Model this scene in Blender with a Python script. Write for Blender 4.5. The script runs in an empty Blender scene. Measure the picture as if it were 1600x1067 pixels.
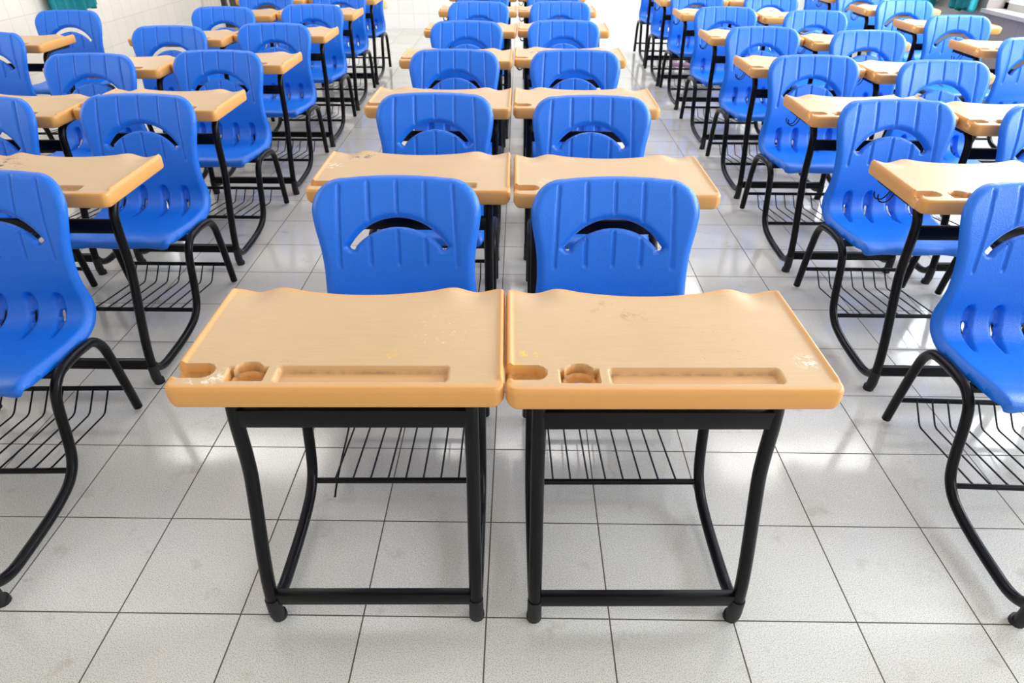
import bpy, bmesh, math
import numpy as np
from mathutils import Vector, Matrix

S = bpy.context.scene
C = S.collection

# ------------------------------------------------------------------ camera
CX, CY, CZ = 0.0676, -1.0023, 1.4619
YAW, PITCH, ROLL, FPX = 0.0087, 0.5801, 0.0056, 1051.2
cam = bpy.data.cameras.new('camera')
cam.sensor_width = 36.0
cam.lens = FPX * 36.0 / 1600.0
cam.clip_start = 0.05
cam.clip_end = 100
camo = bpy.data.objects.new('camera', cam)
C.objects.link(camo)
cy, sy, cp, sp = math.cos(YAW), math.sin(YAW), math.cos(PITCH), math.sin(PITCH)
f = Vector((-sy * cp, cy * cp, -sp)); r = Vector((cy, sy, 0)); u = r.cross(f)
cr, sr = math.cos(ROLL), math.sin(ROLL)
r2 = cr * r + sr * u; u2 = -sr * r + cr * u
M = Matrix((r2, u2, -f)).transposed().to_4x4()
M.translation = Vector((CX, CY, CZ))
camo.matrix_world = M
S.camera = camo
cam.dof.use_dof = True
cam.dof.focus_distance = 1.75
cam.dof.aperture_fstop = 7.0

# ------------------------------------------------------------------ world, lights, exposure
w = bpy.data.worlds.new('world'); S.world = w
w.use_nodes = True
bg = w.node_tree.nodes['Background']
bg.inputs[0].default_value = (0.80, 0.90, 1.0, 1)
bg.inputs[1].default_value = 1.2
S.view_settings.view_transform = 'Standard'
S.view_settings.look = 'None'
S.view_settings.gamma = 1
S.view_settings.use_curve_mapping = False
S.view_settings.exposure = 0.08


def area(name, loc, direction, sx, sy_, watts, col):
    l = bpy.data.lights.new(name, 'AREA')
    l.shape = 'RECTANGLE'; l.size = sx; l.size_y = sy_
    l.energy = watts; l.color = col
    o = bpy.data.objects.new(name, l); C.objects.link(o)
    o.location = loc
    o.rotation_euler = Vector(direction).to_track_quat('-Z', 'Y').to_euler()
    return o


# daylight through the windows of the right wall
for wy in (-1.5, 1.2, 4.2, 7.2):
    area('window_daylight', (4.5, wy, 1.75), (-1, 0, -0.42), 1.8, 1.7, 85 if wy < 0 else 185, (0.86, 0.93, 1.0))
# softer daylight from the left hand windows
for wy in (1.45, 6.7):
    area('window_daylight', (-4.5, wy, 1.9), (1, 0, -0.3), 1.3, 1.3, 30, (0.92, 0.96, 1.0))
# rows of ceiling lamps
for ly in (-0.9, 3.75, 7.1):
    for lx in (-2.5, 0.1, 2.7):
        area('ceiling_lamp', (lx, ly, 2.98), (0, 0, -1), 1.5, 0.55, 20 if ly > 1 else 4.5, (1.0, 0.97, 0.92))


# ------------------------------------------------------------------ helpers
def lin(h):
    c = [int(h[i:i + 2], 16) / 255 for i in (0, 2, 4)]
    return tuple([(v / 12.92 if v <= .04045 else ((v + .055) / 1.055) ** 2.4) for v in c] + [1])


def mat(name, col, rough=.5, metal=0, spec=.5):
    m = bpy.data.materials.new(name); m.use_nodes = True
    b = m.node_tree.nodes['Principled BSDF']
    b.inputs['Base Color'].default_value = lin(col) if isinstance(col, str) else col
    b.inputs['Roughness'].default_value = rough
    b.inputs['Metallic'].default_value = metal
    b.inputs['Specular IOR Level'].default_value = spec
    return m, m.node_tree, b


def N(nt, t, **kw):
    n = nt.nodes.new(t)
    for k, v in kw.items():
        if k in n.inputs.keys():
            n.inputs[k].default_value = v
        else:
            setattr(n, k, v)
    return n


def ramp(nt, src, a, b, ca=(0, 0, 0, 1), cb=(1, 1, 1, 1)):
    n = nt.nodes.new('ShaderNodeValToRGB')
    n.color_ramp.elements[0].position = a; n.color_ramp.elements[0].color = ca
    n.color_ramp.elements[1].position = b; n.color_ramp.elements[1].color = cb
    nt.links.new(src, n.inputs[0])
    return n.outputs[0]


def mixc(nt, fac, a, b, mode='MIX'):
    n = nt.nodes.new('ShaderNodeMix'); n.data_type = 'RGBA'; n.blend_type = mode
    if isinstance(fac, (int, float)): n.inputs[0].default_value = fac
    else: nt.links.new(fac, n.inputs[0])
    for v, i in ((a, 6), (b, 7)):
        if isinstance(v, tuple): n.inputs[i].default_value = v
        else: nt.links.new(v, n.inputs[i])
    return n.outputs[2]


def bump(nt, b, h, strength, dist):
    n = nt.nodes.new('ShaderNodeBump'); n.inputs['Strength'].default_value = strength
    n.inputs['Distance'].default_value = dist
    nt.links.new(h, n.inputs['Height']); nt.links.new(n.outputs[0], b.inputs['Normal'])


def noise(nt, vec, scale, detail=3, rough=.5):
    n = N(nt, 'ShaderNodeTexNoise'); n.inputs['Scale'].default_value = scale
    n.inputs['Detail'].default_value = detail; n.inputs['Roughness'].default_value = rough
    if vec is not None: nt.links.new(vec, n.inputs['Vector'])
    return n.outputs[0]


# ---- materials
def m_floor():
    m, nt, b = mat('speckled_floor_tile', 'CFCCC6', .16)
    geo = N(nt, 'ShaderNodeNewGeometry'); pos = geo.outputs['Position']
    br = N(nt, 'ShaderNodeTexBrick'); br.offset = 0; br.squash = 1
    br.inputs['Scale'].default_value = 1
    br.inputs['Brick Width'].default_value = .3; br.inputs['Row Height'].default_value = .3
    br.inputs['Mortar Size'].default_value = .0021; br.inputs['Mortar Smooth'].default_value = .3
    br.inputs['Color1'].default_value = (0, 0, 0, 1); br.inputs['Color2'].default_value = (1, 1, 1, 1)
    nt.links.new(pos, br.inputs['Vector'])
    base = mixc(nt, noise(nt, pos, 2.2, 2), lin('D8D5CE'), lin('E4E2DE'))
    tone = mixc(nt, br.outputs['Color'], (.93, .93, .92, 1), (1.0, 1.0, 1.0, 1))
    base = mixc(nt, 1.0, base, tone, 'MULTIPLY')
    sp = ramp(nt, noise(nt, pos, 420, 2), .36, .5, lin('8A8578'), (1, 1, 1, 1))
    base = mixc(nt, .62, base, sp, 'MULTIPLY')
    dirt = ramp(nt, noise(nt, pos, 9, 6, .65), .60, .78, (0, 0, 0, 1), (1, 1, 1, 1))
    base = mixc(nt, dirt, base, lin('B3AC9E'))
    col = mixc(nt, br.outputs['Fac'], base, lin('544C42'))
    nt.links.new(col, b.inputs['Base Color'])
    rr = ramp(nt, noise(nt, pos, 14, 4), .3, .7, (.09, .09, .09, 1), (.15, .15, .15, 1))
    nt.links.new(mixc(nt, br.outputs['Fac'], rr, (.7, .7, .7, 1)), b.inputs['Roughness'])
    inv = N(nt, 'ShaderNodeMath', operation='SUBTRACT'); inv.inputs[0].default_value = 1
    nt.links.new(br.outputs['Fac'], inv.inputs[1])
    bump(nt, b, inv.outputs[0], .5, .002)
    return m


def m_wall(name, axis, tile, grout, zoff=.18 - .25, bw=.2, bh=.25, uoff=0.0, rough=.3):
    m, nt, b = mat(name, tile, rough)
    geo = N(nt, 'ShaderNodeNewGeometry')
    sep = N(nt, 'ShaderNodeSeparateXYZ'); nt.links.new(geo.outputs['Position'], sep.inputs[0])
    com = N(nt, 'ShaderNodeCombineXYZ')
    a = N(nt, 'ShaderNodeMath', operation='SUBTRACT'); a.inputs[1].default_value = uoff
    nt.links.new(sep.outputs[axis], a.inputs[0]); nt.links.new(a.outputs[0], com.inputs[0])
    z = N(nt, 'ShaderNodeMath', operation='SUBTRACT'); z.inputs[1].default_value = zoff
    nt.links.new(sep.outputs[2], z.inputs[0]); nt.links.new(z.outputs[0], com.inputs[1])
    br = N(nt, 'ShaderNodeTexBrick'); br.offset = 0
    br.inputs['Scale'].default_value = 1
    br.inputs['Brick Width'].default_value = bw; br.inputs['Row Height'].default_value = bh
    br.inputs['Mortar Size'].default_value = .0018; br.inputs['Mortar Smooth'].default_value = .4
    c = lin(tile)
    br.inputs['Color1'].default_value = c
    br.inputs['Color2'].default_value = tuple(v * .95 for v in c[:3]) + (1,)
    br.inputs['Mortar'].default_value = lin(grout)
    nt.links.new(com.outputs[0], br.inputs['Vector'])
    nt.links.new(br.outputs['Color'], b.inputs['Base Color'])
    return m


def m_blue():
    m, nt, b = mat('blue_moulded_plastic', '0064D0', .40, spec=.6)
    tc = N(nt, 'ShaderNodeTexCoord'); pos = tc.outputs['Object']
    col = mixc(nt, noise(nt, pos, 3, 3), lin('0068DA'), lin('0374E6'))
    sc = ramp(nt, noise(nt, pos, 60, 8, .8), .70, .80)
    col = mixc(nt, sc, col, lin('2C7CDC'))
    nt.links.new(col, b.inputs['Base Color'])
    bump(nt, b, noise(nt, pos, 270, 3), .6, .0016)
    return m


def m_tan(marks=()):
    m, nt, b = mat('tan_moulded_plastic', 'E3A55C', .40, spec=.6)
    tc = N(nt, 'ShaderNodeTexCoord'); pos = tc.outputs['Object']
    oi = N(nt, 'ShaderNodeObjectInfo')
    com = N(nt, 'ShaderNodeVectorMath', operation='ADD')
    rnd = N(nt, 'ShaderNodeMath', operation='MULTIPLY'); rnd.inputs[1].default_value = 37.0
    nt.links.new(oi.outputs['Random'], rnd.inputs[0])
    cx = N(nt, 'ShaderNodeCombineXYZ'); nt.links.new(rnd.outputs[0], cx.inputs[0]); nt.links.new(rnd.outputs[0], cx.inputs[1])
    nt.links.new(pos, com.inputs[0]); nt.links.new(cx.outputs[0], com.inputs[1])
    vec = com.outputs[0]
    at = N(nt, 'ShaderNodeAttribute'); at.attribute_name = 'wear'
    mp = N(nt, 'ShaderNodeMapping'); mp.inputs['Scale'].default_value = (1, 14, 1)
    nt.links.new(vec, mp.inputs['Vector'])
    fresh = lin('E0A054')
    worn = mixc(nt, noise(nt, vec, 7, 5, .6), lin('CCA97C'), lin('D7B58A'))
    streak = ramp(nt, noise(nt, mp.outputs[0], 16, 5, .65), .35, .75, (.86, .85, .82, 1), (1, 1, 1, 1))
    worn = mixc(nt, .55, worn, streak, 'MULTIPLY')
    fac = N(nt, 'ShaderNodeMath', operation='MULTIPLY'); fac.inputs[1].default_value = .92
    nt.links.new(at.outputs['Fac'], fac.inputs[0])
    col = mixc(nt, fac.outputs[0], fresh, worn)
    # grime specks and pale scuffs on the writing surface
    spk = ramp(nt, noise(nt, vec, 48, 7, .75), .68, .76)
    f2 = N(nt, 'ShaderNodeMath', operation='MULTIPLY'); nt.links.new(spk, f2.inputs[0]); nt.links.new(at.outputs['Fac'], f2.inputs[1])
    col = mixc(nt, f2.outputs[0], col, lin('8C6C45'))
    sc = ramp(nt, noise(nt, mp.outputs[0], 9, 8, .8), .70, .74)
    f3 = N(nt, 'ShaderNodeMath', operation='MULTIPLY'); nt.links.new(sc, f3.inputs[0]); nt.links.new(at.outputs['Fac'], f3.inputs[1])
    f4 = N(nt, 'ShaderNodeMath', operation='MULTIPLY'); nt.links.new(f3.outputs[0], f4.inputs[0]); f4.inputs[1].default_value = .4
    col = mixc(nt, f4.outputs[0], col, lin('EBD8BE'))
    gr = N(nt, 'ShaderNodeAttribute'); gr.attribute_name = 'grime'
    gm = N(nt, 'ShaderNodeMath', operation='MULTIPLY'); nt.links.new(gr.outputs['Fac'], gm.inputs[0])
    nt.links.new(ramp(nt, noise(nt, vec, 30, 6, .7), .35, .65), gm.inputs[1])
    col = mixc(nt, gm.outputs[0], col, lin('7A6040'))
    for (mx_, my_, mr, mc, ns, lo) in marks:
        dv = N(nt, 'ShaderNodeVectorMath', operation='DISTANCE'); nt.links.new(pos, dv.inputs[0]); dv.inputs[1].default_value = (mx_, my_, ZT)
        near = ramp(nt, dv.outputs['Value'], mr * .3, mr, (1, 1, 1, 1), (0, 0, 0, 1))
        blot = ramp(nt, noise(nt, vec, ns, 6, .75), lo, lo + .04)
        mm = N(nt, 'ShaderNodeMath', operation='MULTIPLY'); nt.links.new(near, mm.inputs[0]); nt.links.new(blot, mm.inputs[1])
        m2 = N(nt, 'ShaderNodeMath', operation='MULTIPLY'); nt.links.new(mm.outputs[0], m2.inputs[0]); nt.links.new(at.outputs['Fac'], m2.inputs[1])
        col = mixc(nt, m2.outputs[0], col, lin(mc))
    nt.links.new(col, b.inputs['Base Color'])
    bump(nt, b, noise(nt, vec, 250, 2), .12, .0006)
    return m


def m_black():
    m, nt, b = mat('black_painted_steel', '08080B', .30, spec=.22)
    tc = N(nt, 'ShaderNodeTexCoord'); pos = tc.outputs['Object']
    rust = ramp(nt, noise(nt, pos, 45, 6, .7), .66, .74)
    col = mixc(nt, rust, lin('08080B'), lin('2A1C14'))
    nt.links.new(col, b.inputs['Base Color'])
    bump(nt, b, noise(nt, pos, 120, 2), .15, .001)
    return m


ZT = .728
FLOOR = m_floor()
BLUE, TAN, BLACK = m_blue(), m_tan(), m_black()
RUBBER = mat('black_rubber', '0E0E10', .6)[0]
HOLE = mat('dark_screw_hole', '08204A', .7)[0]
WALL_L = m_wall('cream_wall_tile_left', 1, 'E9E1D5', 'BCB0A0', zoff=.165 - .225, bh=.225, uoff=.13)
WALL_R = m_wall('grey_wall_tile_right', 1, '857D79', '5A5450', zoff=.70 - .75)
WALL_B = m_wall('white_wall_tile_back', 0, 'F3F1EC', 'D3CEC6', zoff=.18 - .25, uoff=.035)
NARROW = m_wall('narrow_wall_tile', 0, 'E9E0D4', 'A89B88', zoff=.217, bw=.055, bh=.5)
PLASTER = mat('white_ceiling_paint', 'F4F2EE', .8)[0]
DOORM = mat('dark_brown_door', '4A403C', .45)[0]
FRAME = mat('dark_frame', '2B2522', .4)[0]
ALU = mat('pale_aluminium', 'C9C6BF', .35, .4)[0]
TRIM = mat('white_trim', 'ECE8E0', .5)[0]
CREAM = mat('yellowed_socket_plastic', 'E6D79A', .5)[0]
mt, nt_, bt_ = mat('teal_curtain_cloth', '138089', .85)
nt_.links.new(mixc(nt_, noise(nt_, None, 40, 3), lin('0E6F78'), lin('17919A')), bt_.inputs['Base Color'])
TEAL = mt


# ------------------------------------------------------------------ mesh tools
def obj(name, me, m, parent=None):
    o = bpy.data.objects.new(name, me); C.objects.link(o)
    if m is not None:
        ms = m if isinstance(m, (list, tuple)) else [m]
        if not me.materials:
            for x in ms: me.materials.append(x)
    if parent: o.parent = parent
    return o


def mesh_from(name, V, F, smooth=True):
    me = bpy.data.meshes.new(name)
    me.from_pydata([tuple(map(float, v)) for v in V], [], F)
    me.update()
    if smooth: me.shade_smooth()
    return me


class MB:
    def __init__(s): s.V = []; s.F = []

    def add(s, V, F):
        n = len(s.V); s.V += [tuple(v) for v in V]; s.F += [tuple(i + n for i in f) for f in F]

    def box(s, x0, x1, y0, y1, z0, z1, bev=0.0):
        bm = bmesh.new(); bmesh.ops.create_cube(bm, size=1)
        for v in bm.verts:
            v.co = Vector(((x0 + x1) / 2 + v.co.x * (x1 - x0), (y0 + y1) / 2 + v.co.y * (y1 - y0), (z0 + z1) / 2 + v.co.z * (z1 - z0)))
        if bev: bmesh.ops.bevel(bm, geom=bm.edges[:] , offset=bev, segments=2, affect='EDGES', profile=.5)
        bm.verts.index_update()
        s.add([v.co[:] for v in bm.verts], [[v.index for v in f_.verts] for f_ in bm.faces]); bm.free()

    def tube(s, pts, rad, seg=12, smooth=True, ry=None):
        P = [Vector(p) for p in pts]
        if smooth: P = spline(P)
        n = len(P)
        rads = rad if isinstance(rad, list) else [rad] * n
        T = [(P[min(i + 1, n - 1)] - P[max(i - 1, 0)]).normalized() for i in range(n)]
        up = Vector((1, 0, 0)) if abs(T[0].x) < .9 else Vector((0, 0, 1))
        V = []
        for i in range(n):
            b_ = (up - T[i] * up.dot(T[i])).normalized(); up = b_
            c_ = T[i].cross(b_)
            for k in range(seg):
                a_ = 2 * math.pi * k / seg
                V.append(P[i] + rads[i] * (b_ * math.cos(a_) + c_ * math.sin(a_)))
        F = []
        for i in range(n - 1):
            for k in range(seg):
                k2 = (k + 1) % seg
                F.append((i * seg + k, i * seg + k2, (i + 1) * seg + k2, (i + 1) * seg + k))
        F.append(tuple(range(seg))[::-1]); F.append(tuple((n - 1) * seg + k for k in range(seg)))
        s.add(V, F)

    def mesh(s, name, smooth=True):
        me = mesh_from(name, s.V, s.F, False)
        if smooth:
            me.shade_smooth()
            me.set_sharp_from_angle(angle=math.radians(40))
        return me


def spline(P, step=.012):
    out = []
    n = len(P)
    for i in range(n - 1):
        p0 = P[i - 1] if i > 0 else P[i] * 2 - P[i + 1]
        p3 = P[i + 2] if i + 2 < n else P[i + 1] * 2 - P[i]
        p1, p2 = P[i], P[i + 1]
        # centripetal-ish: chord scaled tangents
        d = (p2 - p1).length
        m1 = ((p2 - p1) / d + (p1 - p0) / max((p1 - p0).length, 1e-6)).normalized() * d
        m2 = ((p3 - p2) / max((p3 - p2).length, 1e-6) + (p2 - p1) / d).normalized() * d
        k = max(2, int(d / step))
        for j in range(k):
            t = j / k; t2 = t * t; t3 = t2 * t
            out.append((2 * t3 - 3 * t2 + 1) * p1 + (t3 - 2 * t2 + t) * m1 + (-2 * t3 + 3 * t2) * p2 + (t3 - t2) * m2)
    out.append(P[-1])
    return out


def poly_dist(P, Q):
    """signed distance (negative inside) and nearest point of P (n,2) to closed polygon Q (m,2)"""
    A = Q; B = np.roll(Q, -1, 0); D = B - A
    L2 = (D ** 2).sum(1) + 1e-18
    best = np.full(len(P), 1e9); near = np.zeros_like(P); ins = np.zeros(len(P), bool)
    for a, b_, d, l2 in zip(A, B, D, L2):
        t = np.clip(((P - a) @ d) / l2, 0, 1)
        q = a + t[:, None] * d
        dd = ((P - q) ** 2).sum(1)
        mk = dd < best; best[mk] = dd[mk]; near[mk] = q[mk]
        cond = ((a[1] > P[:, 1]) != (b_[1] > P[:, 1]))
        xx = a[0] + (P[:, 1] - a[1]) * d[0] / (d[1] if abs(d[1]) > 1e-12 else 1e-12)
        ins ^= cond & (P[:, 0] < xx)
    sd = np.sqrt(best); sd[ins] *= -1
    return sd, near


def resample(Q, step):
    out = []
    n = len(Q)
    for i in range(n):
        a, b_ = np.array(Q[i], float), np.array(Q[(i + 1) % n], float)
        k = max(1, int(round(np.linalg.norm(b_ - a) / step)))
        for j in range(k): out.append(a + (b_ - a) * j / k)
    return np.array(out)


def sheet(xs, ss, outline, holes):
    """rectangular grid cut along polygons, border vertices snapped on them"""
    nx, ns = len(xs), len(ss)
    X, Y = np.meshgrid(xs, ss)
    P = np.stack([X.ravel(), Y.ravel()], 1)
    sdo, no = poly_dist(P, outline)
    H = [poly_dist(P, h) for h in holes]
    fc = []
    cen = np.stack([(X[:-1, :-1] + X[1:, 1:]).ravel() / 2, (Y[:-1, :-1] + Y[1:, 1:]).ravel() / 2], 1)
    keep = poly_dist(cen, outline)[0] < 0
    for h in holes: keep &= poly_dist(cen, h)[0] > 0
    idx = np.arange(nx * ns).reshape(ns, nx)
    q = np.stack([idx[:-1, :-1].ravel(), idx[:-1, 1:].ravel(), idx[1:, 1:].ravel(), idx[1:, :-1].ravel()], 1)[keep]
    from collections import Counter, defaultdict
    ec = Counter()
    for a in q:
        for i in range(4):
            e = (int(a[i]), int(a[(i + 1) % 4])); ec[(min(e), max(e))] += 1
    bv = set()
    for e, c in ec.items():
        if c == 1: bv.update(e)
    P2 = P.copy(); tag = {}
    for v in bv:
        c = [(abs(sdo[v]), 0, no[v])] + [(abs(h[0][v]), i + 1, h[1][v]) for i, h in enumerate(H)]
        c.sort(key=lambda t: t[0])
        P2[v] = c[0][2]; tag[v] = c[0][1]
    used = np.unique(q); remap = -np.ones(nx * ns, int); remap[used] = np.arange(len(used))
    faces = remap[q]
    # directed border edges
    be = []
    for a in q:
        for i in range(4):
            e = (int(a[i]), int(a[(i + 1) % 4]))
            if ec[(min(e), max(e))] == 1: be.append((remap[e[0]], remap[e[1]], tag[e[0]]))
    return P2[used], faces.tolist(), be


def sstep(a, b_, x):
    t = np.clip((x - a) / (b_ - a), 0, 1); return t * t * (3 - 2 * t)


def merge_lines(base, extra, mind):
    ext = sorted(set(round(e, 5) for e in extra))
    out = [b_ for b_ in base if all(abs(b_ - e) > mind for e in ext)] + ext
    return np.array(sorted(out))


# ------------------------------------------------------------------ moulded chair shell
def build_shell():
    prof = [(.392, .338), (.386, .352), (.392, .370), (.412, .380), (.46, .381), (.52, .376), (.58, .371), (.64, .370),
            (.69, .374), (.724, .392), (.744, .426), (.752, .480), (.757, .54), (.765, .60), (.777, .66),
            (.793, .72), (.811, .768), (.828, .803), (.837, .820)]
    D = np.array([p[:] for p in spline([Vector((0, a, b_)) for a, b_ in prof], .004)])[:, 1:]
    seg = np.r_[0, np.cumsum(np.linalg.norm(np.diff(D, axis=0), axis=1))]
    L = seg[-1]

    def pr(s): return np.interp(s, seg, D[:, 0]), np.interp(s, seg, D[:, 1])

    def nrm(s):
        y0, z0 = pr(np.maximum(s - .004, 0)); y1, z1 = pr(np.minimum(s + .004, L))
        ty, tz = y1 - y0, z1 - z0; l = np.hypot(ty, tz) + 1e-12
        return -tz / l, ty / l       # towards the sitter
    # s of a given height on the back
    back = seg > np.interp(.74, D[:, 0][:], seg) if False else None
    i0 = np.argmin(abs(D[:, 0] - .70) + 10 * (D[:, 1] > .45))

    def s_of_z(z): return np.interp(z, D[i0:, 1], seg[i0:])
    # outline: half width as function of s
    s_hip = s_of_z(.42)
    ws = [(0, .192), (.03, .205), (.10, .216), (.20, .223), (s_hip - .06, .230), (s_hip, .230), (s_of_z(.48), .223), (s_of_z(.55), .219),
          (s_of_z(.62), .223), (s_of_z(.67), .232), (s_of_z(.715), .2385)]
    wsx = np.array(ws)
    ssamp = np.linspace(.012, s_of_z(.712), 70)
    from_spl = np.array([p[:] for p in spline([Vector((a, b_, 0)) for a, b_ in ws], .01)])
    half = np.interp(ssamp, from_spl[:, 0], from_spl[:, 1])
    right = [(.165, 0.0), (.180, .003)] + list(zip(half, ssamp))
    sc = s_of_z(.715); top = L; cxr = .142
    for k in range(1, 15):
        a_ = k / 14 * math.pi / 2
        right.append((cxr + (.239 - cxr) * math.cos(a_) ** .93, sc + (top - .010 - sc) * math.sin(a_) ** .93))
    for xx in (.11, .06, .02): right.append((xx, top - .010 + .009 * (1 - (xx / .15) ** 2)))
    left = [(-a, b_) for a, b_ in right[::-1]]
    outline = resample(right + left, .004)
    # arched hand slot
    up_r, up_c = .1615, .706 - .1615
    lo_r, lo_c = .167, .680 - .167
    pts = []
    for k in range(41):
        x = -.134 + .268 * k / 40; pts.append((x, up_c + math.sqrt(up_r ** 2 - x * x)))
    pts.append((.141, .6265)); pts.append((.137, .618))
    pts.append((.128, .6155))
    for k in range(41):
        x = .122 - .244 * k / 40; pts.append((x, lo_c + math.sqrt(lo_r ** 2 - x * x)))
    pts.append((-.128, .6155)); pts.append((-.137, .618)); pts.append((-.141, .6265))
    slot = np.array([(x, s_of_z(z)) for x, z in pts])
    # comma shaped openings where seat meets back
    dents, holes = [], [resample(slot, .004)]
    s_cr = s_of_z(.44)
    for x0 in (-.135, -.046, .046, .135):
        for hole in (0, 1):
            half_w, l0, l1 = ((.0175, s_cr + .034, s_cr - .150), (.0048, s_cr - .028, s_cr - .078))[hole]
            Lp, Rp = [], []
            for k in range(17):
                t = k / 16
                wv = half_w * (math.sin(min(t / .22, 1) * math.pi / 2)) * (1 - max(0, (t - .35) / .65) ** 1.5 * .9)
                sx = x0 + (.012 if x0 > 0 else -.012) * t * t
                sv = l0 + (l1 - l0) * t
                Lp.append((sx - wv, sv)); Rp.append((sx + wv, sv))
            pg = np.array(Lp[1:] + Rp[1:][::-1])
            if hole: holes.append(pg)
            else: dents.append(pg)
    gx = (-.160, -.080, 0, .080, .160)
    ex = [g + d for g in gx for d in (-.0065, -.0045, -.0025, 0, .0025, .0045, .0065)]
    xs = merge_lines(np.arange(-.243, .2431, .006), ex, .0012)
    ss = np.arange(-.002, L + .004, .0052)
    P, F, be = sheet(xs, ss, outline, holes)
    X, s = P[:, 0], np.clip(P[:, 1], 0, L)
    y, z = pr(s); ny, nz = nrm(s)
    d = -poly_dist(P, outline)[0]
    isback = sstep(s_of_z(.40), s_of_z(.52), s)
    off = isback * .020 * (X / .22) ** 2 + (1 - isback) * (.006 * (X / .2) ** 2)
    # thigh hollows at the seat front
    off -= (1 - isback) * .006 * np.exp(-((np.abs(X) - .11) / .05) ** 2) * (1 - sstep(.02, .22, s))
    depth = .020 * isback + .030 * (1 - isback)
    wd = .024
    near_top = sstep(0, 1, isback)
    t = np.clip(1 - d / wd, 0, 1)
    fr = sstep(.0, .07, s)
    off -= depth * t ** 2.0 * (fr * .85 + .15)
    # grooves
    zz = z
    upz = up_c + np.sqrt(np.maximum(up_r ** 2 - X * X, 0)); loz = lo_c + np.sqrt(np.maximum(lo_r ** 2 - X * X, 0))
    for g in gx:
        gx_ = g * (1 + .06 * (.79 - zz) / .22 * (abs(g) > .1))
        prof_g = np.clip(1 - (np.abs(X - gx_) / .0058) ** 2, 0, 1) ** .8
        ztop = .806 - .45 * g * g
        if abs(g) > .1:
            msk = sstep(.564, .570, zz) * (1 - sstep(ztop - .006, ztop, zz))
        else:
            msk = sstep(.568, .574, zz) * (1 - sstep(ztop - .006, ztop, zz))
            msk = msk * (1 - sstep(loz - .010, loz - .006, zz) * (1 - sstep(upz + .013, upz + .017, zz)))
        off -= .0055 * prof_g * msk * isback
    # slot rim: broad bevel above, fine bead below
    dsl, nsl = poly_dist(P, slot)
    dsl = np.maximum(dsl, 0)
    above = (s > nsl[:, 1] - .002).astype(float)
    off -= isback * above * .017 * np.clip(1 - dsl / .019, 0, 1) ** 1.6
    off -= isback * (1 - above) * (.006 * np.clip(1 - dsl / .006, 0, 1) ** 2)
    for dn in dents:
        dd = -poly_dist(P, dn)[0]
        off -= .017 * sstep(-.002, .0085, dd)
    V = np.stack([X, y + ny * off, z + nz * off], 1)
    # orient faces towards the sitter and give thickness
    n0 = len(V)
    me = mesh_from('tmp', V, F)
    vn = np.zeros(n0 * 3); me.vertices.foreach_get('normal', vn); vn = vn.reshape(-1, 3)
    sitter = np.stack([np.zeros(n0), ny, nz], 1)
    flip = (vn * sitter).sum() < 0
    if flip: vn = -vn; F = [f_[::-1] for f_ in F]; be = [(b_, a, t_) for a, b_, t_ in be]
    th = .0042
    V2 = V - vn * th
    Fa = F + [[i + n0 for i in f_[::-1]] for f_ in F] + [[b_, a, a + n0, b_ + n0] for a, b_, _ in be]
    allV = np.vstack([V, V2])
    mb = MB(); mb.V = [tuple(v) for v in allV]; mb.F = [tuple(f_) for f_ in Fa]
    nf = len(mb.F)
    # screw holes on the side skirts
    for sx in (-1, 1):
        for yy in (.50, .62):
            hw = np.interp(np.interp(yy, D[:i0, 0], seg[:i0]), from_spl[:, 0], from_spl[:, 1])
            mb.tube([(sx * (hw - .008), yy, .353), (sx * (hw + .0012), yy, .353)], .0028, 8, False)
    me = mesh_from('seat_shell', mb.V, mb.F)
    me.materials.append(BLUE); me.materials.append(HOLE)
    for i in range(nf, len(mb.F)): me.polygons[i].material_index = 1
    return me


# ------------------------------------------------------------------ moulded desktop
def rrect(x0, x1, y0, y1, r_, seg=8):
    out = []
    for cx_, cy_, a0 in ((x1 - r_, y1 - r_, 0), (x0 + r_, y1 - r_, 90), (x0 + r_, y0 + r_, 180), (x1 - r_, y0 + r_, 270)):
        for k in range(seg + 1):
            a_ = math.radians(a0 + 90 * k / seg); out.append((cx_ + r_ * math.cos(a_), cy_ + r_ * math.sin(a_)))
    return out


ZT, ZB = .728, .682


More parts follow.
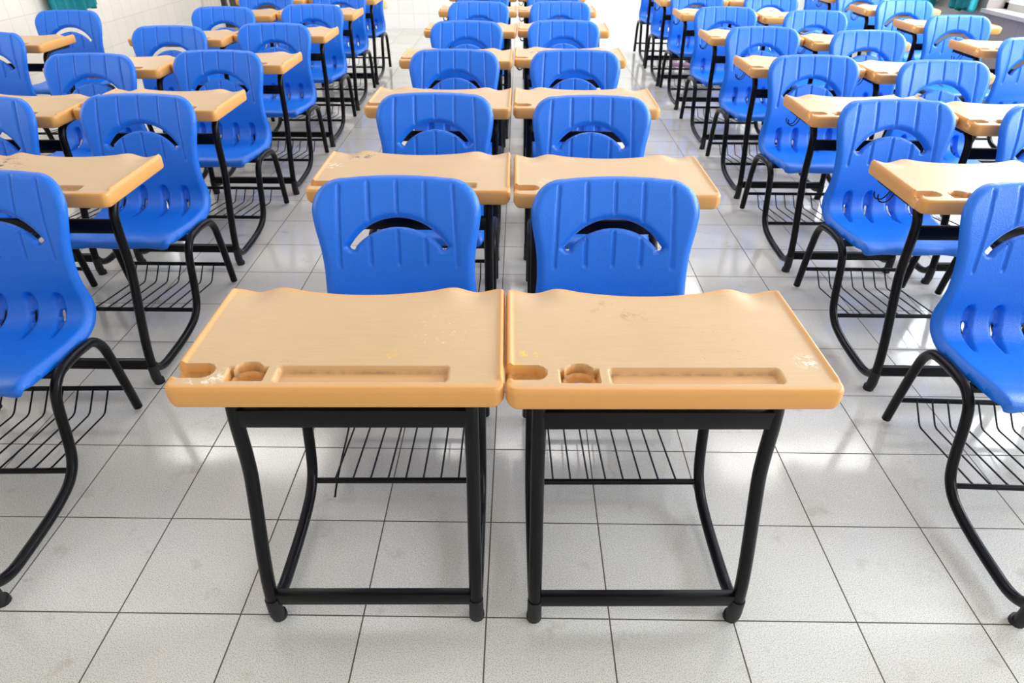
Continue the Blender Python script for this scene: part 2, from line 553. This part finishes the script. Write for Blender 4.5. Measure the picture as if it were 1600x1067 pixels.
def build_top():
    W2, Y0, Y1 = .3045, -.038, .342
    base = rrect(-W2, W2, Y0, Y1, .020)
    base = resample(base, .004)
    # belly curve of the student's edge

    def yshift(x, y):
        g = np.where(np.abs(x) < .2, -.026 * (np.cos(np.clip(x / .2, -1, 1) * math.pi / 2)) ** 1.0, 0)
        return y + g * sstep(.20, .34, y)
    outline = base
    cup = np.array([( -.169 + .0235 * math.cos(a_), .010 + .0235 * math.sin(a_)) for a_ in np.linspace(0, 2 * math.pi, 33)[:-1]])
    lobe = [(-.169 + .0290 * math.cos(a_), .018 + .0290 * math.sin(a_)) for a_ in np.linspace(0, math.pi, 14)]
    cup_rec = resample([(-.140, -.014), (-.140 + .007, -.012), (-.133, .030)] + [(-.143, .030)] + lobe[1:-1] + [(-.195, .030), (-.205, .030), (-.205, -.012)], .003)
    tray = resample(rrect(-.115, .203, -.016, .034, .009), .004)
    notch = resample([(-.35, -.004), (-.252, -.004)] + [(-.252 + .023 * math.cos(a_), .019 + .023 * math.sin(a_)) for a_ in np.linspace(-math.pi / 2, math.pi / 2, 12)] + [(-.252, .042), (-.35, .042)], .004)
    exx = [sg * (W2 - e) for sg in (-1, 1) for e in (.0, .0015, .003, .005, .008, .011, .014, .018)]
    exx += list(np.arange(-.28, -.12, .0026)) + list(np.arange(-.120, -.104, .0026)) + list(np.arange(.192, .209, .0026))
    xs = merge_lines(np.arange(-W2 - .003, W2 + .0031, .0075), exx, .0022)
    eyy = list(np.arange(Y0, .056, .0026)) + [Y1 - e for e in (0, .003, .006, .01)]
    ys = merge_lines(np.arange(Y0 - .003, Y1 + .0031, .0075), eyy, .0022)
    P, F, be = sheet(xs, ys, outline, [cup])
    X, Y = P[:, 0], P[:, 1]
    d = -poly_dist(P, outline)[0]
    z = np.full(len(P), ZT)
    # raised bead along both side edges and hollows at the student's edge
    dx = W2 - np.abs(X)
    z += .0052 * np.clip(1 - ((dx - .0068) / .0062) ** 2, 0, 1) * (1 - sstep(.325, .345, Y)) * sstep(-.014, .0, Y)
    z -= .0105 * np.exp(-((np.abs(X) - .245) / .034) ** 2) * sstep(.23, .345, Y)
    z += .0035 * np.exp(-((np.abs(X) - .185) / .03) ** 2) * sstep(.26, .345, Y)
    z -= .0035 * np.cos(np.clip(X / .17, -1, 1) * math.pi / 2) * sstep(.20, .345, Y)
    # edge rounding
    rr = .0055
    t = np.clip(1 - d / rr, 0, 1)
    z -= rr * (1 - np.sqrt(np.maximum(1 - t * t, 0))) * .9
    dc = -poly_dist(P, cup_rec)[0]
    z_c = ZT - .019 * sstep(-.0005, .0028, dc)
    dcup = poly_dist(P, cup)[0]
    z_c -= .004 * (1 - sstep(0, .004, dcup)) * (dc > 0); z_c += .003 * np.clip(1 - ((dcup - .006) / .004) ** 2, 0, 1) * sstep(.001, .004, dc)
    dt = -poly_dist(P, tray)[0]
    z_t = ZT - .0125 * sstep(-.001, .0065, dt)
    dn = -poly_dist(P, notch)[0]
    z_n = ZT - .024 * sstep(-.0005, .0030, dn)
    z_n = np.where(dn > .0, z_n + .004 * sstep(.010, .014, np.abs(Y - .010) * (Y > .010)), z_n)
    z = z + (z_c - ZT) + (z_t - ZT) + (z_n - ZT)
    z = np.maximum(z, ZB + .006)
    Ys = yshift(X, Y)
    V = np.stack([X, Ys, z], 1)
    n0 = len(V)
    wear = sstep(.004, .022, d) * (1 - sstep(-.002, .002, np.maximum(dc, dn))) * np.where(dt > 0, .55, 1)
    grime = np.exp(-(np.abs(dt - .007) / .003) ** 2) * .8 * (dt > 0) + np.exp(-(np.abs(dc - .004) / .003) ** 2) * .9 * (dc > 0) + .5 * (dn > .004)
    # sides
    out_v = {}
    Vl = [tuple(v) for v in V]; wl = list(wear); gl = list(grime)
    Fl = [list(f_) for f_ in F]
    n = len(outline)
    tang = np.roll(outline, -1, 0) - np.roll(outline, 1, 0)
    nor = np.stack([tang[:, 1], -tang[:, 0]], 1); nor /= np.linalg.norm(nor, axis=1)[:, None]
    levels = [(.0012, .12), (.0012, .45), (.0005, .80), (-.0015, .92), (-.005, .985)]
    bidx = {}

    def level(v, li):
        k = (v, li)
        if k not in bidx:
            dd = ((outline - P[v]) ** 2).sum(1); nn = nor[dd.argmin()]
            o_, fr_ = levels[li]
            ztop = V[v][2]
            x_, y_ = P[v] + nn * o_
            # the lower ends of the front edge sweep up at the corners
            lift = .012 * np.clip((abs(x_) - (W2 - .022)) / .022, 0, 1) ** 2 * np.clip(1 - (y_ - Y0) / .05, 0, 1)
            bidx[k] = len(Vl); Vl.append((x_, float(yshift(np.array([x_]), np.array([y_]))[0]), ztop + (ZB + lift - ztop) * fr_)); wl.append(0); gl.append(0)
        return bidx[k]
    bot = {}

    def bottom(v):
        if v not in bot:
            x_, y_ = P[v]; sc_ = 1 - .02
            bot[v] = len(Vl); Vl.append((x_ * sc_, V[v][1] * 1.0 + (.006 if y_ < 0 else -.006) * (abs(y_ - .16) > .17), ZB + (.013 if (x_ + .169) ** 2 + (y_ - .01) ** 2 < .0013 else 0))); wl.append(0); gl.append(0)
        return bot[v]
    for a, b_, tg in be:
        if tg == 0:
            prev = (a, b_)
            for li in range(len(levels)):
                cur = (level(a, li), level(b_, li)); Fl.append([prev[1], prev[0], cur[0], cur[1]]); prev = cur
            Fl.append([prev[1], prev[0], bottom(a), bottom(b_)])
        else:
            Fl.append([b_, a, bottom(a), bottom(b_)])
    for f_ in F: Fl.append([bottom(i) for i in f_[::-1]])
    me = mesh_from('desktop', Vl, Fl)
    for nm, arr in (('wear', wl), ('grime', gl)):
        at = me.attributes.new(nm, 'FLOAT', 'POINT'); at.data.foreach_set('value', np.array(arr, float))
    me.set_sharp_from_angle(angle=math.radians(55))
    bm = bmesh.new(); bm.from_mesh(me); bmesh.ops.recalc_face_normals(bm, faces=bm.faces[:]); bm.to_mesh(me); bm.free()
    me.materials.append(TAN)
    return me


# ------------------------------------------------------------------ steel frame parts (x = position of the side)
LEG = [(-.003, .055), (-.003, .10), (.003, .16), (.053, .39), (.059, .42), (.062, .46), (.063, .585), (.068, .62), (.090, .653), (.13, .666), (.325, .666)]
RAIL = [(.000, .085), (.022, .058), (.06, .040), (.12, .036), (.325, .052), (.365, .068), (.396, .098), (.412, .138), (.420, .175), (.440, .280), (.455, .318), (.490, .346),
        (.54, .352), (.62, .348), (.672, .335), (.704, .300), (.722, .240), (.742, .14), (.764, .012)]
HX = .240


def part_meshes():
    R = {}
    for s_ in (-1, 1):
        mb = MB(); mb.tube([(s_ * HX, y_, z_) for y_, z_ in LEG], .0152, 14)
        R['desk_leg', s_] = mb.mesh('desk_leg')
        mb = MB(); mb.tube([(s_ * HX, y_, z_) for y_, z_ in RAIL], .0148, 14)
        R['chair_leg', s_] = mb.mesh('chair_leg')
        mb = MB()
        mb.tube([(s_ * HX, -.004, .085), (s_ * HX, -.003, .03), (s_ * HX, .002, .012)], [.0172, .0172, .016], 14, False)
        mb.tube([(s_ * HX, .006, .015), (s_ * HX, .008, .0)], [.0185, .0185], 14, False)
        R['foot_cap', s_] = mb.mesh('foot_cap')
        mb = MB(); mb.box(s_ * .246 - .018, s_ * .246 + .018, .105, .325, .6755, .6815, .0015)
        mb.box(s_ * .246 - .018, s_ * .246 - .014, .105, .325, .656, .680)
        R['desktop_bracket', s_] = mb.mesh('desktop_bracket')
    mb = MB(); mb.box(-HX, HX, .051, .071, .560, .605, .003); R['upper_rail', 0] = mb.mesh('upper_rail')
    mb = MB(); mb.box(-HX, HX, -.012, .010, .068, .104, .003); R['lower_rail', 0] = mb.mesh('lower_rail')
    mb = MB(); mb.box(-HX, HX, .485, .512, .334, .352, .002); R['seat_rail', 0] = mb.mesh('seat_rail')
    mb = MB(); mb.box(-HX, HX, .600, .627, .334, .352, .002); R['seat_rail', 1] = mb.mesh('seat_rail')
    mb = MB(); mb.tube([(-HX, .385, .080), (HX, .385, .080)], .0085, 10, False); R['rack_rail', 0] = mb.mesh('rack_rail')
    mb = MB(); mb.tube([(-HX, .752, .100), (HX, .752, .100)], .0085, 10, False); R['rack_rail', 1] = mb.mesh('rack_rail')
    for broken in (0, 1):
        mb = MB()
        for k in range(8):
            x = -.175 + .05 * k
            mb.tube([(x, .752, .108), (x, .740, .096), (x, .697, .055), (x, .688, .048), (x, .675, .045), (x, .40, .082), (x, .385, .086)], .0029, 7, False)
        if broken:
            mb.tube([(-.200, .752, .098), (-.199, .745, .088), (-.197, .69, .052), (-.196, .675, .047), (-.186, .50, .048), (-.178, .38, .044), (-.176, .36, .040)], .0029, 7)
        R['book_rack', broken] = mb.mesh('book_rack')
    mb = MB()
    for dy in (0, .028):
        mb.tube([(-.252, .215 + dy, .664), (-.262, .215 + dy, .640), (-.275, .220 + dy, .622), (-.292, .226 + dy, .622), (-.300, .228 + dy, .636), (-.300, .228 + dy, .646)], .0024, 7)
    R['bag_hook', 0] = mb.mesh('bag_hook')
    return R


SHELL = build_shell()
TOP = build_top()
PM = part_meshes()


def build_desk(broken=0):
    e = bpy.data.objects.new('school_desk', None); C.objects.link(e); e.empty_display_size = .1
    t = obj('desktop', TOP, None, e); t['label'] = 'tan moulded plastic desktop with pen tray'
    s_ = obj('seat_shell', SHELL, None, e); s_['label'] = 'blue moulded plastic seat and backrest'
    for (n, k), me in PM.items():
        if n == 'book_rack' and k != broken: continue
        o = obj(n, me, RUBBER if n == 'foot_cap' else BLACK, e)
        if n == 'book_rack' and broken: o['label'] = 'wire book rack with one rod come loose'
    return e


def copy_desk(e):
    c = e.copy(); C.objects.link(c)
    for ch in list(e.children):
        d = ch.copy(); C.objects.link(d); d.parent = c
    return c


#UNITS#
# (column, row) -> x, y, turn of each desk
PLACES = {
    ('centre_left', 0): (-0.263, -0.006, 0.017),
    ('centre_left', 1): (-0.269, 0.981, 0.007),
    ('centre_left', 2): (-0.280, 1.943, -0.006),
    ('centre_left', 3): (-0.285, 2.947, -0.006),
    ('centre_left', 4): (-0.270, 3.947, -0.018),
    ('centre_left', 5): (-0.271, 4.915, 0.001),
    ('centre_left', 6): (-0.278, 5.906, 0.001),
    ('centre_right', 0): (0.356, -0.001, 0.017),
    ('centre_right', 1): (0.365, 0.959, 0.007),
    ('centre_right', 2): (0.354, 1.954, -0.006),
    ('centre_right', 3): (0.349, 2.998, -0.006),
    ('centre_right', 4): (0.364, 3.984, -0.018),
    ('centre_right', 5): (0.363, 4.923, 0.001),
    ('centre_right', 6): (0.356, 5.919, 0.001),
    ('left_aisle', 0): (-1.436, 0.011, 0.030),
    ('left_aisle', 1): (-1.457, 0.929, 0.000),
    ('left_aisle', 2): (-1.493, 1.873, 0.000),
    ('left_aisle', 3): (-1.485, 2.793, 0.000),
    ('left_aisle', 4): (-1.484, 3.716, 0.000),
    ('left_aisle', 5): (-1.506, 4.698, 0.000),
    ('left_aisle', 6): (-1.513, 5.635, 0.000),
    ('right_aisle', 0): (1.525, -0.008, -0.030),
    ('right_aisle', 1): (1.568, 0.936, 0.000),
    ('right_aisle', 2): (1.573, 1.856, 0.000),
    ('right_aisle', 3): (1.591, 2.788, 0.000),
    ('right_aisle', 4): (1.598, 3.732, 0.000),
    ('right_aisle', 5): (1.619, 4.800, 0.000),
    ('right_aisle', 6): (1.607, 5.657, 0.000),
    ('right_aisle', 7): (1.627, 6.595, 0.000),
    ('left_far', 1): (-2.063, 0.870, 0.000),
    ('left_far', 2): (-2.099, 1.762, 0.000),
    ('left_far', 3): (-2.091, 2.660, 0.000),
    ('left_far', 4): (-2.090, 3.555, 0.000),
    ('left_far', 5): (-2.112, 4.598, 0.000),
    ('left_far', 6): (-2.119, 5.535, 0.000),
    ('right_far', 1): (2.174, 0.876, 0.000),
    ('right_far', 2): (2.179, 1.751, 0.000),
    ('right_far', 3): (2.197, 2.666, 0.000),
    ('right_far', 4): (2.204, 3.568, 0.000),
    ('right_far', 5): (2.225, 4.670, 0.000),
    ('right_far', 6): (2.213, 5.659, 0.000),
    ('right_far', 7): (2.233, 6.595, 0.000),
    ('left_wall', 0): (-3.040, 2.380, 0.000),
    ('left_wall', 1): (-3.092, 3.320, 0.000),
    ('right_wall', 0): (3.090, 2.450, 0.000),
    ('right_wall', 1): (3.126, 3.374, 0.000),
    ('right_wall', 2): (3.176, 4.259, 0.000),
    ('right_wall', 3): (3.200, 5.130, 0.000),
    ('right_wall', 4): (3.220, 6.000, 0.000),
}
#ENDUNITS#

ORD = ['front', 'second', 'third', 'fourth', 'fifth', 'sixth', 'seventh', 'eighth']
WHERE = {'centre_left': 'left half of the centre pair', 'centre_right': 'right half of the centre pair',
         'left_aisle': 'left block, on the aisle side', 'left_far': 'left block, on the wall side',
         'right_aisle': 'right block, on the aisle side', 'right_far': 'right block, on the window side',
         'left_wall': 'single file beside the left wall', 'right_wall': 'single file beside the right wall'}
WALLORD = {'left_wall': ['nearer', 'farther'], 'right_wall': ['nearest', 'second', 'third', 'fourth', 'farthest']}
MARKED = {('centre_left', 0): [(.08, .075, .03, 'E3B85C', 40, .54), (-.23, -.012, .05, 'F2E6D2', 60, .55), (.17, .16, .09, 'EAD8BC', 80, .60), (-.1, .08, .10, '8E7350', 70, .62)],
          ('centre_right', 0): [(-.275, .075, .05, 'E8C440', 45, .57), (-.29, .02, .04, 'F0B93A', 20, .42), (.262, .055, .03, 'EEDFC8', 70, .50), (-.07, .25, .09, 'B8935F', 34, .56), (.1, .09, .12, '9A7B55', 70, .62)],
          ('centre_right', 3): [(-.17, .18, .12, '3A2E22', 34, .55)],
          ('centre_left', 1): [(-.2, .29, .06, '4A3A28', 50, .55), (-.27, .19, .04, 'EEDFC8', 70, .52)],
          ('left_aisle', 1): [(-.2, .20, .12, '4A3826', 45, .53)],
          ('centre_right', 1): [(-.2, .07, .04, 'E6D2B4', 70, .52)]}
proto = None
for (cn, i), (x, y, rz) in PLACES.items():
    if cn == 'centre_left' and i == 0: o = build_desk(1)
    elif (cn, i) in MARKED: o = build_desk(0)
    elif proto is None: proto = o = build_desk(0)
    else: o = copy_desk(proto)
    o.location = (x, y, 0); o.rotation_euler = (0, 0, rz)
    if not cn.startswith('centre'): o.scale = (.985, 1, 1)
    [c_ for c_ in o.children if c_.data is TOP][0].scale = ((1.022 if i else 1.01) if cn.startswith('centre') else 1, 1, 1)
    if cn in WALLORD:
        o['label'] = 'tan desk with blue chair, %s in the %s' % (WALLORD[cn][i], WHERE[cn])
    else:
        o['label'] = 'tan desk with blue chair, %s row, %s' % (ORD[i], WHERE[cn])
        if (cn, i) == ('centre_left', 0): o['label'] = 'front row centre-left tan desk with blue chair and loose rack rod'
    if (cn, i) in MARKED:
        top = [c_ for c_ in o.children if c_.name.startswith('desktop') and 'bracket' not in c_.name][0]
        top.material_slots[0].link = 'OBJECT'; top.material_slots[0].material = m_tan(MARKED[cn, i])
    o['category'] = 'school desk'
    o['group'] = 'school desks with attached blue chairs'


mb = MB(); mb.box(1.60, 1.79, 6.20, 6.32, .069, .088, .003)
PINK = mat('pink_paper_cover', 'D89DBB', .6)[0]
nb = obj('notebook', mb.mesh('notebook'), PINK)
nb['label'] = 'pink notebook lying in the wire rack under a rear desk of the right block'; nb['category'] = 'notebook'


# ------------------------------------------------------------------ room
def struct(name, boxes, m, bev=0, parent=None):
    mb = MB()
    for b_ in boxes: mb.box(*b_, bev)
    o = obj(name, mb.mesh(name, False), m, parent)
    if parent is None: o['kind'] = 'structure'
    return o


XL, XR, YB, YF, ZC = -4.2, 4.1, 8.965, -3.4, 3.05
struct('floor', [(XL - .2, XR + .5, YF - .2, YB + .2, -.1, 0)], FLOOR)
struct('ceiling', [(XL - .2, XR + .5, YF - .2, YB + .2, ZC, ZC + .1)], PLASTER)
DX0, DX1, DZ1 = -3.93, -2.84, 2.1
struct('wall_back', [(XL - .2, DX0, YB, YB + .15, 0, ZC), (DX1, XR + .5, YB, YB + .15, 0, ZC), (DX0, DX1, YB, YB + .15, DZ1, ZC)], WALL_B)
struct('wall_front', [(XL - .2, XR + .5, YF - .15, YF, 0, ZC)], PLASTER)
# left wall with window openings well above the picture
LW = [(.75, 2.15), (5.9, 7.5)]
bx = [(XL - .15, XL, YF, YB, 0, 1.2), (XL - .15, XL, YF, YB, 2.55, ZC)]
e = [YF] + [v for a in LW for v in a] + [YB]
bx += [(XL - .15, XL, e[k], e[k + 1], 1.2, 2.55) for k in range(0, len(e), 2)]
struct('wall_left', bx, WALL_L)
RW = [(-2.5, -.5), (.1, 2.4), (2.9, 5.5), (6.3, 8.1)]
SILL = .70
bx = [(XR, XR + .22, YF, YB, 0, SILL - .03), (XR, XR + .22, YF, YB, 2.6, ZC)]
e = [YF] + [v for a in RW for v in a] + [YB]
bx += [(XR, XR + .22, e[k], e[k + 1], SILL - .03, 2.6) for k in range(0, len(e), 2)]
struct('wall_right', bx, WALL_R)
SILLM = m_wall('pale_sill_tile', 1, 'B5AEAC', '857E7B', zoff=.3)
for k, (a, b_) in enumerate(RW):
    struct('trim_%d' % (k + 1), [(XR - .03, XR + .22, a - .02, b_ + .02, SILL - .03, SILL)], SILLM)
GL = bpy.data.materials.new('window_glass'); GL.use_nodes = True
nt = GL.node_tree; nt.nodes.clear()
o_ = nt.nodes.new('ShaderNodeOutputMaterial'); mx = nt.nodes.new('ShaderNodeMixShader'); tr = nt.nodes.new('ShaderNodeBsdfTransparent'); gl = nt.nodes.new('ShaderNodeBsdfGlossy')
gl.inputs['Roughness'].default_value = .02; mx.inputs[0].default_value = .06
nt.links.new(tr.outputs[0], mx.inputs[1]); nt.links.new(gl.outputs[0], mx.inputs[2]); nt.links.new(mx.outputs[0], o_.inputs[0])


def window(n, x, a, b_, z0, z1):
    fr = [(x - .02, x + .02, a, a + .05, z0, z1), (x - .02, x + .02, b_ - .05, b_, z0, z1), (x - .02, x + .02, (a + b_) / 2 - .025, (a + b_) / 2 + .025, z0, z1),
          (x - .02, x + .02, a, b_, z0, z0 + .05), (x - .02, x + .02, a, b_, z1 - .05, z1)]
    o = struct('window_%d' % n, fr, ALU)
    struct('window_pane', [(x - .003, x + .003, a + .04, b_ - .04, z0 + .04, z1 - .04)], GL, 0, o)


k = 1
for a, b_ in RW: window(k, XR + .17, a, b_, SILL, 2.6); k += 1
for a, b_ in LW: window(k, XL - .12, a, b_, 1.2, 2.55); k += 1
# dark door in the back wall
d_ = struct('door_1', [(DX0 + .06, DX1 - .06, YB + .02, YB + .06, .075, DZ1 - .05)], DOORM)
struct('door_frame', [(DX0, DX0 + .045, YB - .02, YB + .09, 0, DZ1), (DX1 - .05, DX1, YB - .02, YB + .09, 0, DZ1), (DX0, DX1, YB - .02, YB + .09, DZ1 - .05, DZ1), (DX0 + .05, DX1 - .05, YB - .02, YB + .09, .0, .07)], FRAME, 0, d_)
struct('door_strip', [(DX0 + .075, DX0 + .10, YB + .0, YB + .02, .075, DZ1 - .05)], ALU, 0, d_)
struct('trim_11', [(DX1 + .002, DX1 + .10, YB - .025, YB - .001, 0, DZ1 + .05)], TRIM, .002)
struct('trim_12', [(XL + .02, DX0 - .004, YB - .012, YB - .001, 0.217, 2.2)], NARROW)
mb = MB(); mb.box(-1.775, -1.72, YB - .022, YB - .001, .25, .34, .004)
so = obj('wall_socket', mb.mesh('wall_socket'), CREAM); so['label'] = 'small yellowed socket low on the white tiled back wall'; so['category'] = 'socket'


# curtains
def curtain(x, y0, y1, zb, side, label, folds):
    V, F = [], []
    n = folds * 14
    zs = [zb, zb + .01, zb + .25, zb + .8, 2.5]
    for j, z in enumerate(zs):
        for i in range(n + 1):
            t = i / n
            a_ = t * folds * 2 * math.pi
            dep = (.042 + .012 * math.sin(t * 9 + 1)) * (math.sin(a_) + .25 * math.sin(2.3 * a_ + 1))
            sq = 1 - .0 * j
            hem = .012 * math.sin(a_ + 1) * (j < 2) + .01 * math.sin(t * 7)
            V.append((x + side * (.075 + dep), y0 + (y1 - y0) * t + .012 * math.cos(a_), z + hem))
    for j in range(len(zs) - 1):
        for i in range(n):
            F.append((j * (n + 1) + i, j * (n + 1) + i + 1, (j + 1) * (n + 1) + i + 1, (j + 1) * (n + 1) + i))
    me = mesh_from('curtain', V, F)
    o = obj('curtain', me, TEAL)
    o.modifiers.new('thick', 'SOLIDIFY').thickness = .003
    o['label'] = label; o['category'] = 'curtain'
    return o


curtain(XL, 5.58, 6.36, .565, 1, 'teal pleated curtain hanging on the cream tiled left wall', 5)
curtain(XR, 5.54, 5.93, .665, -1, 'teal pleated curtain at the right wall, nearer one beside the tiled sill', 4)
curtain(XR, 6.22, 6.60, .625, -1, 'teal curtain at the right wall, farther one almost cut off', 4)
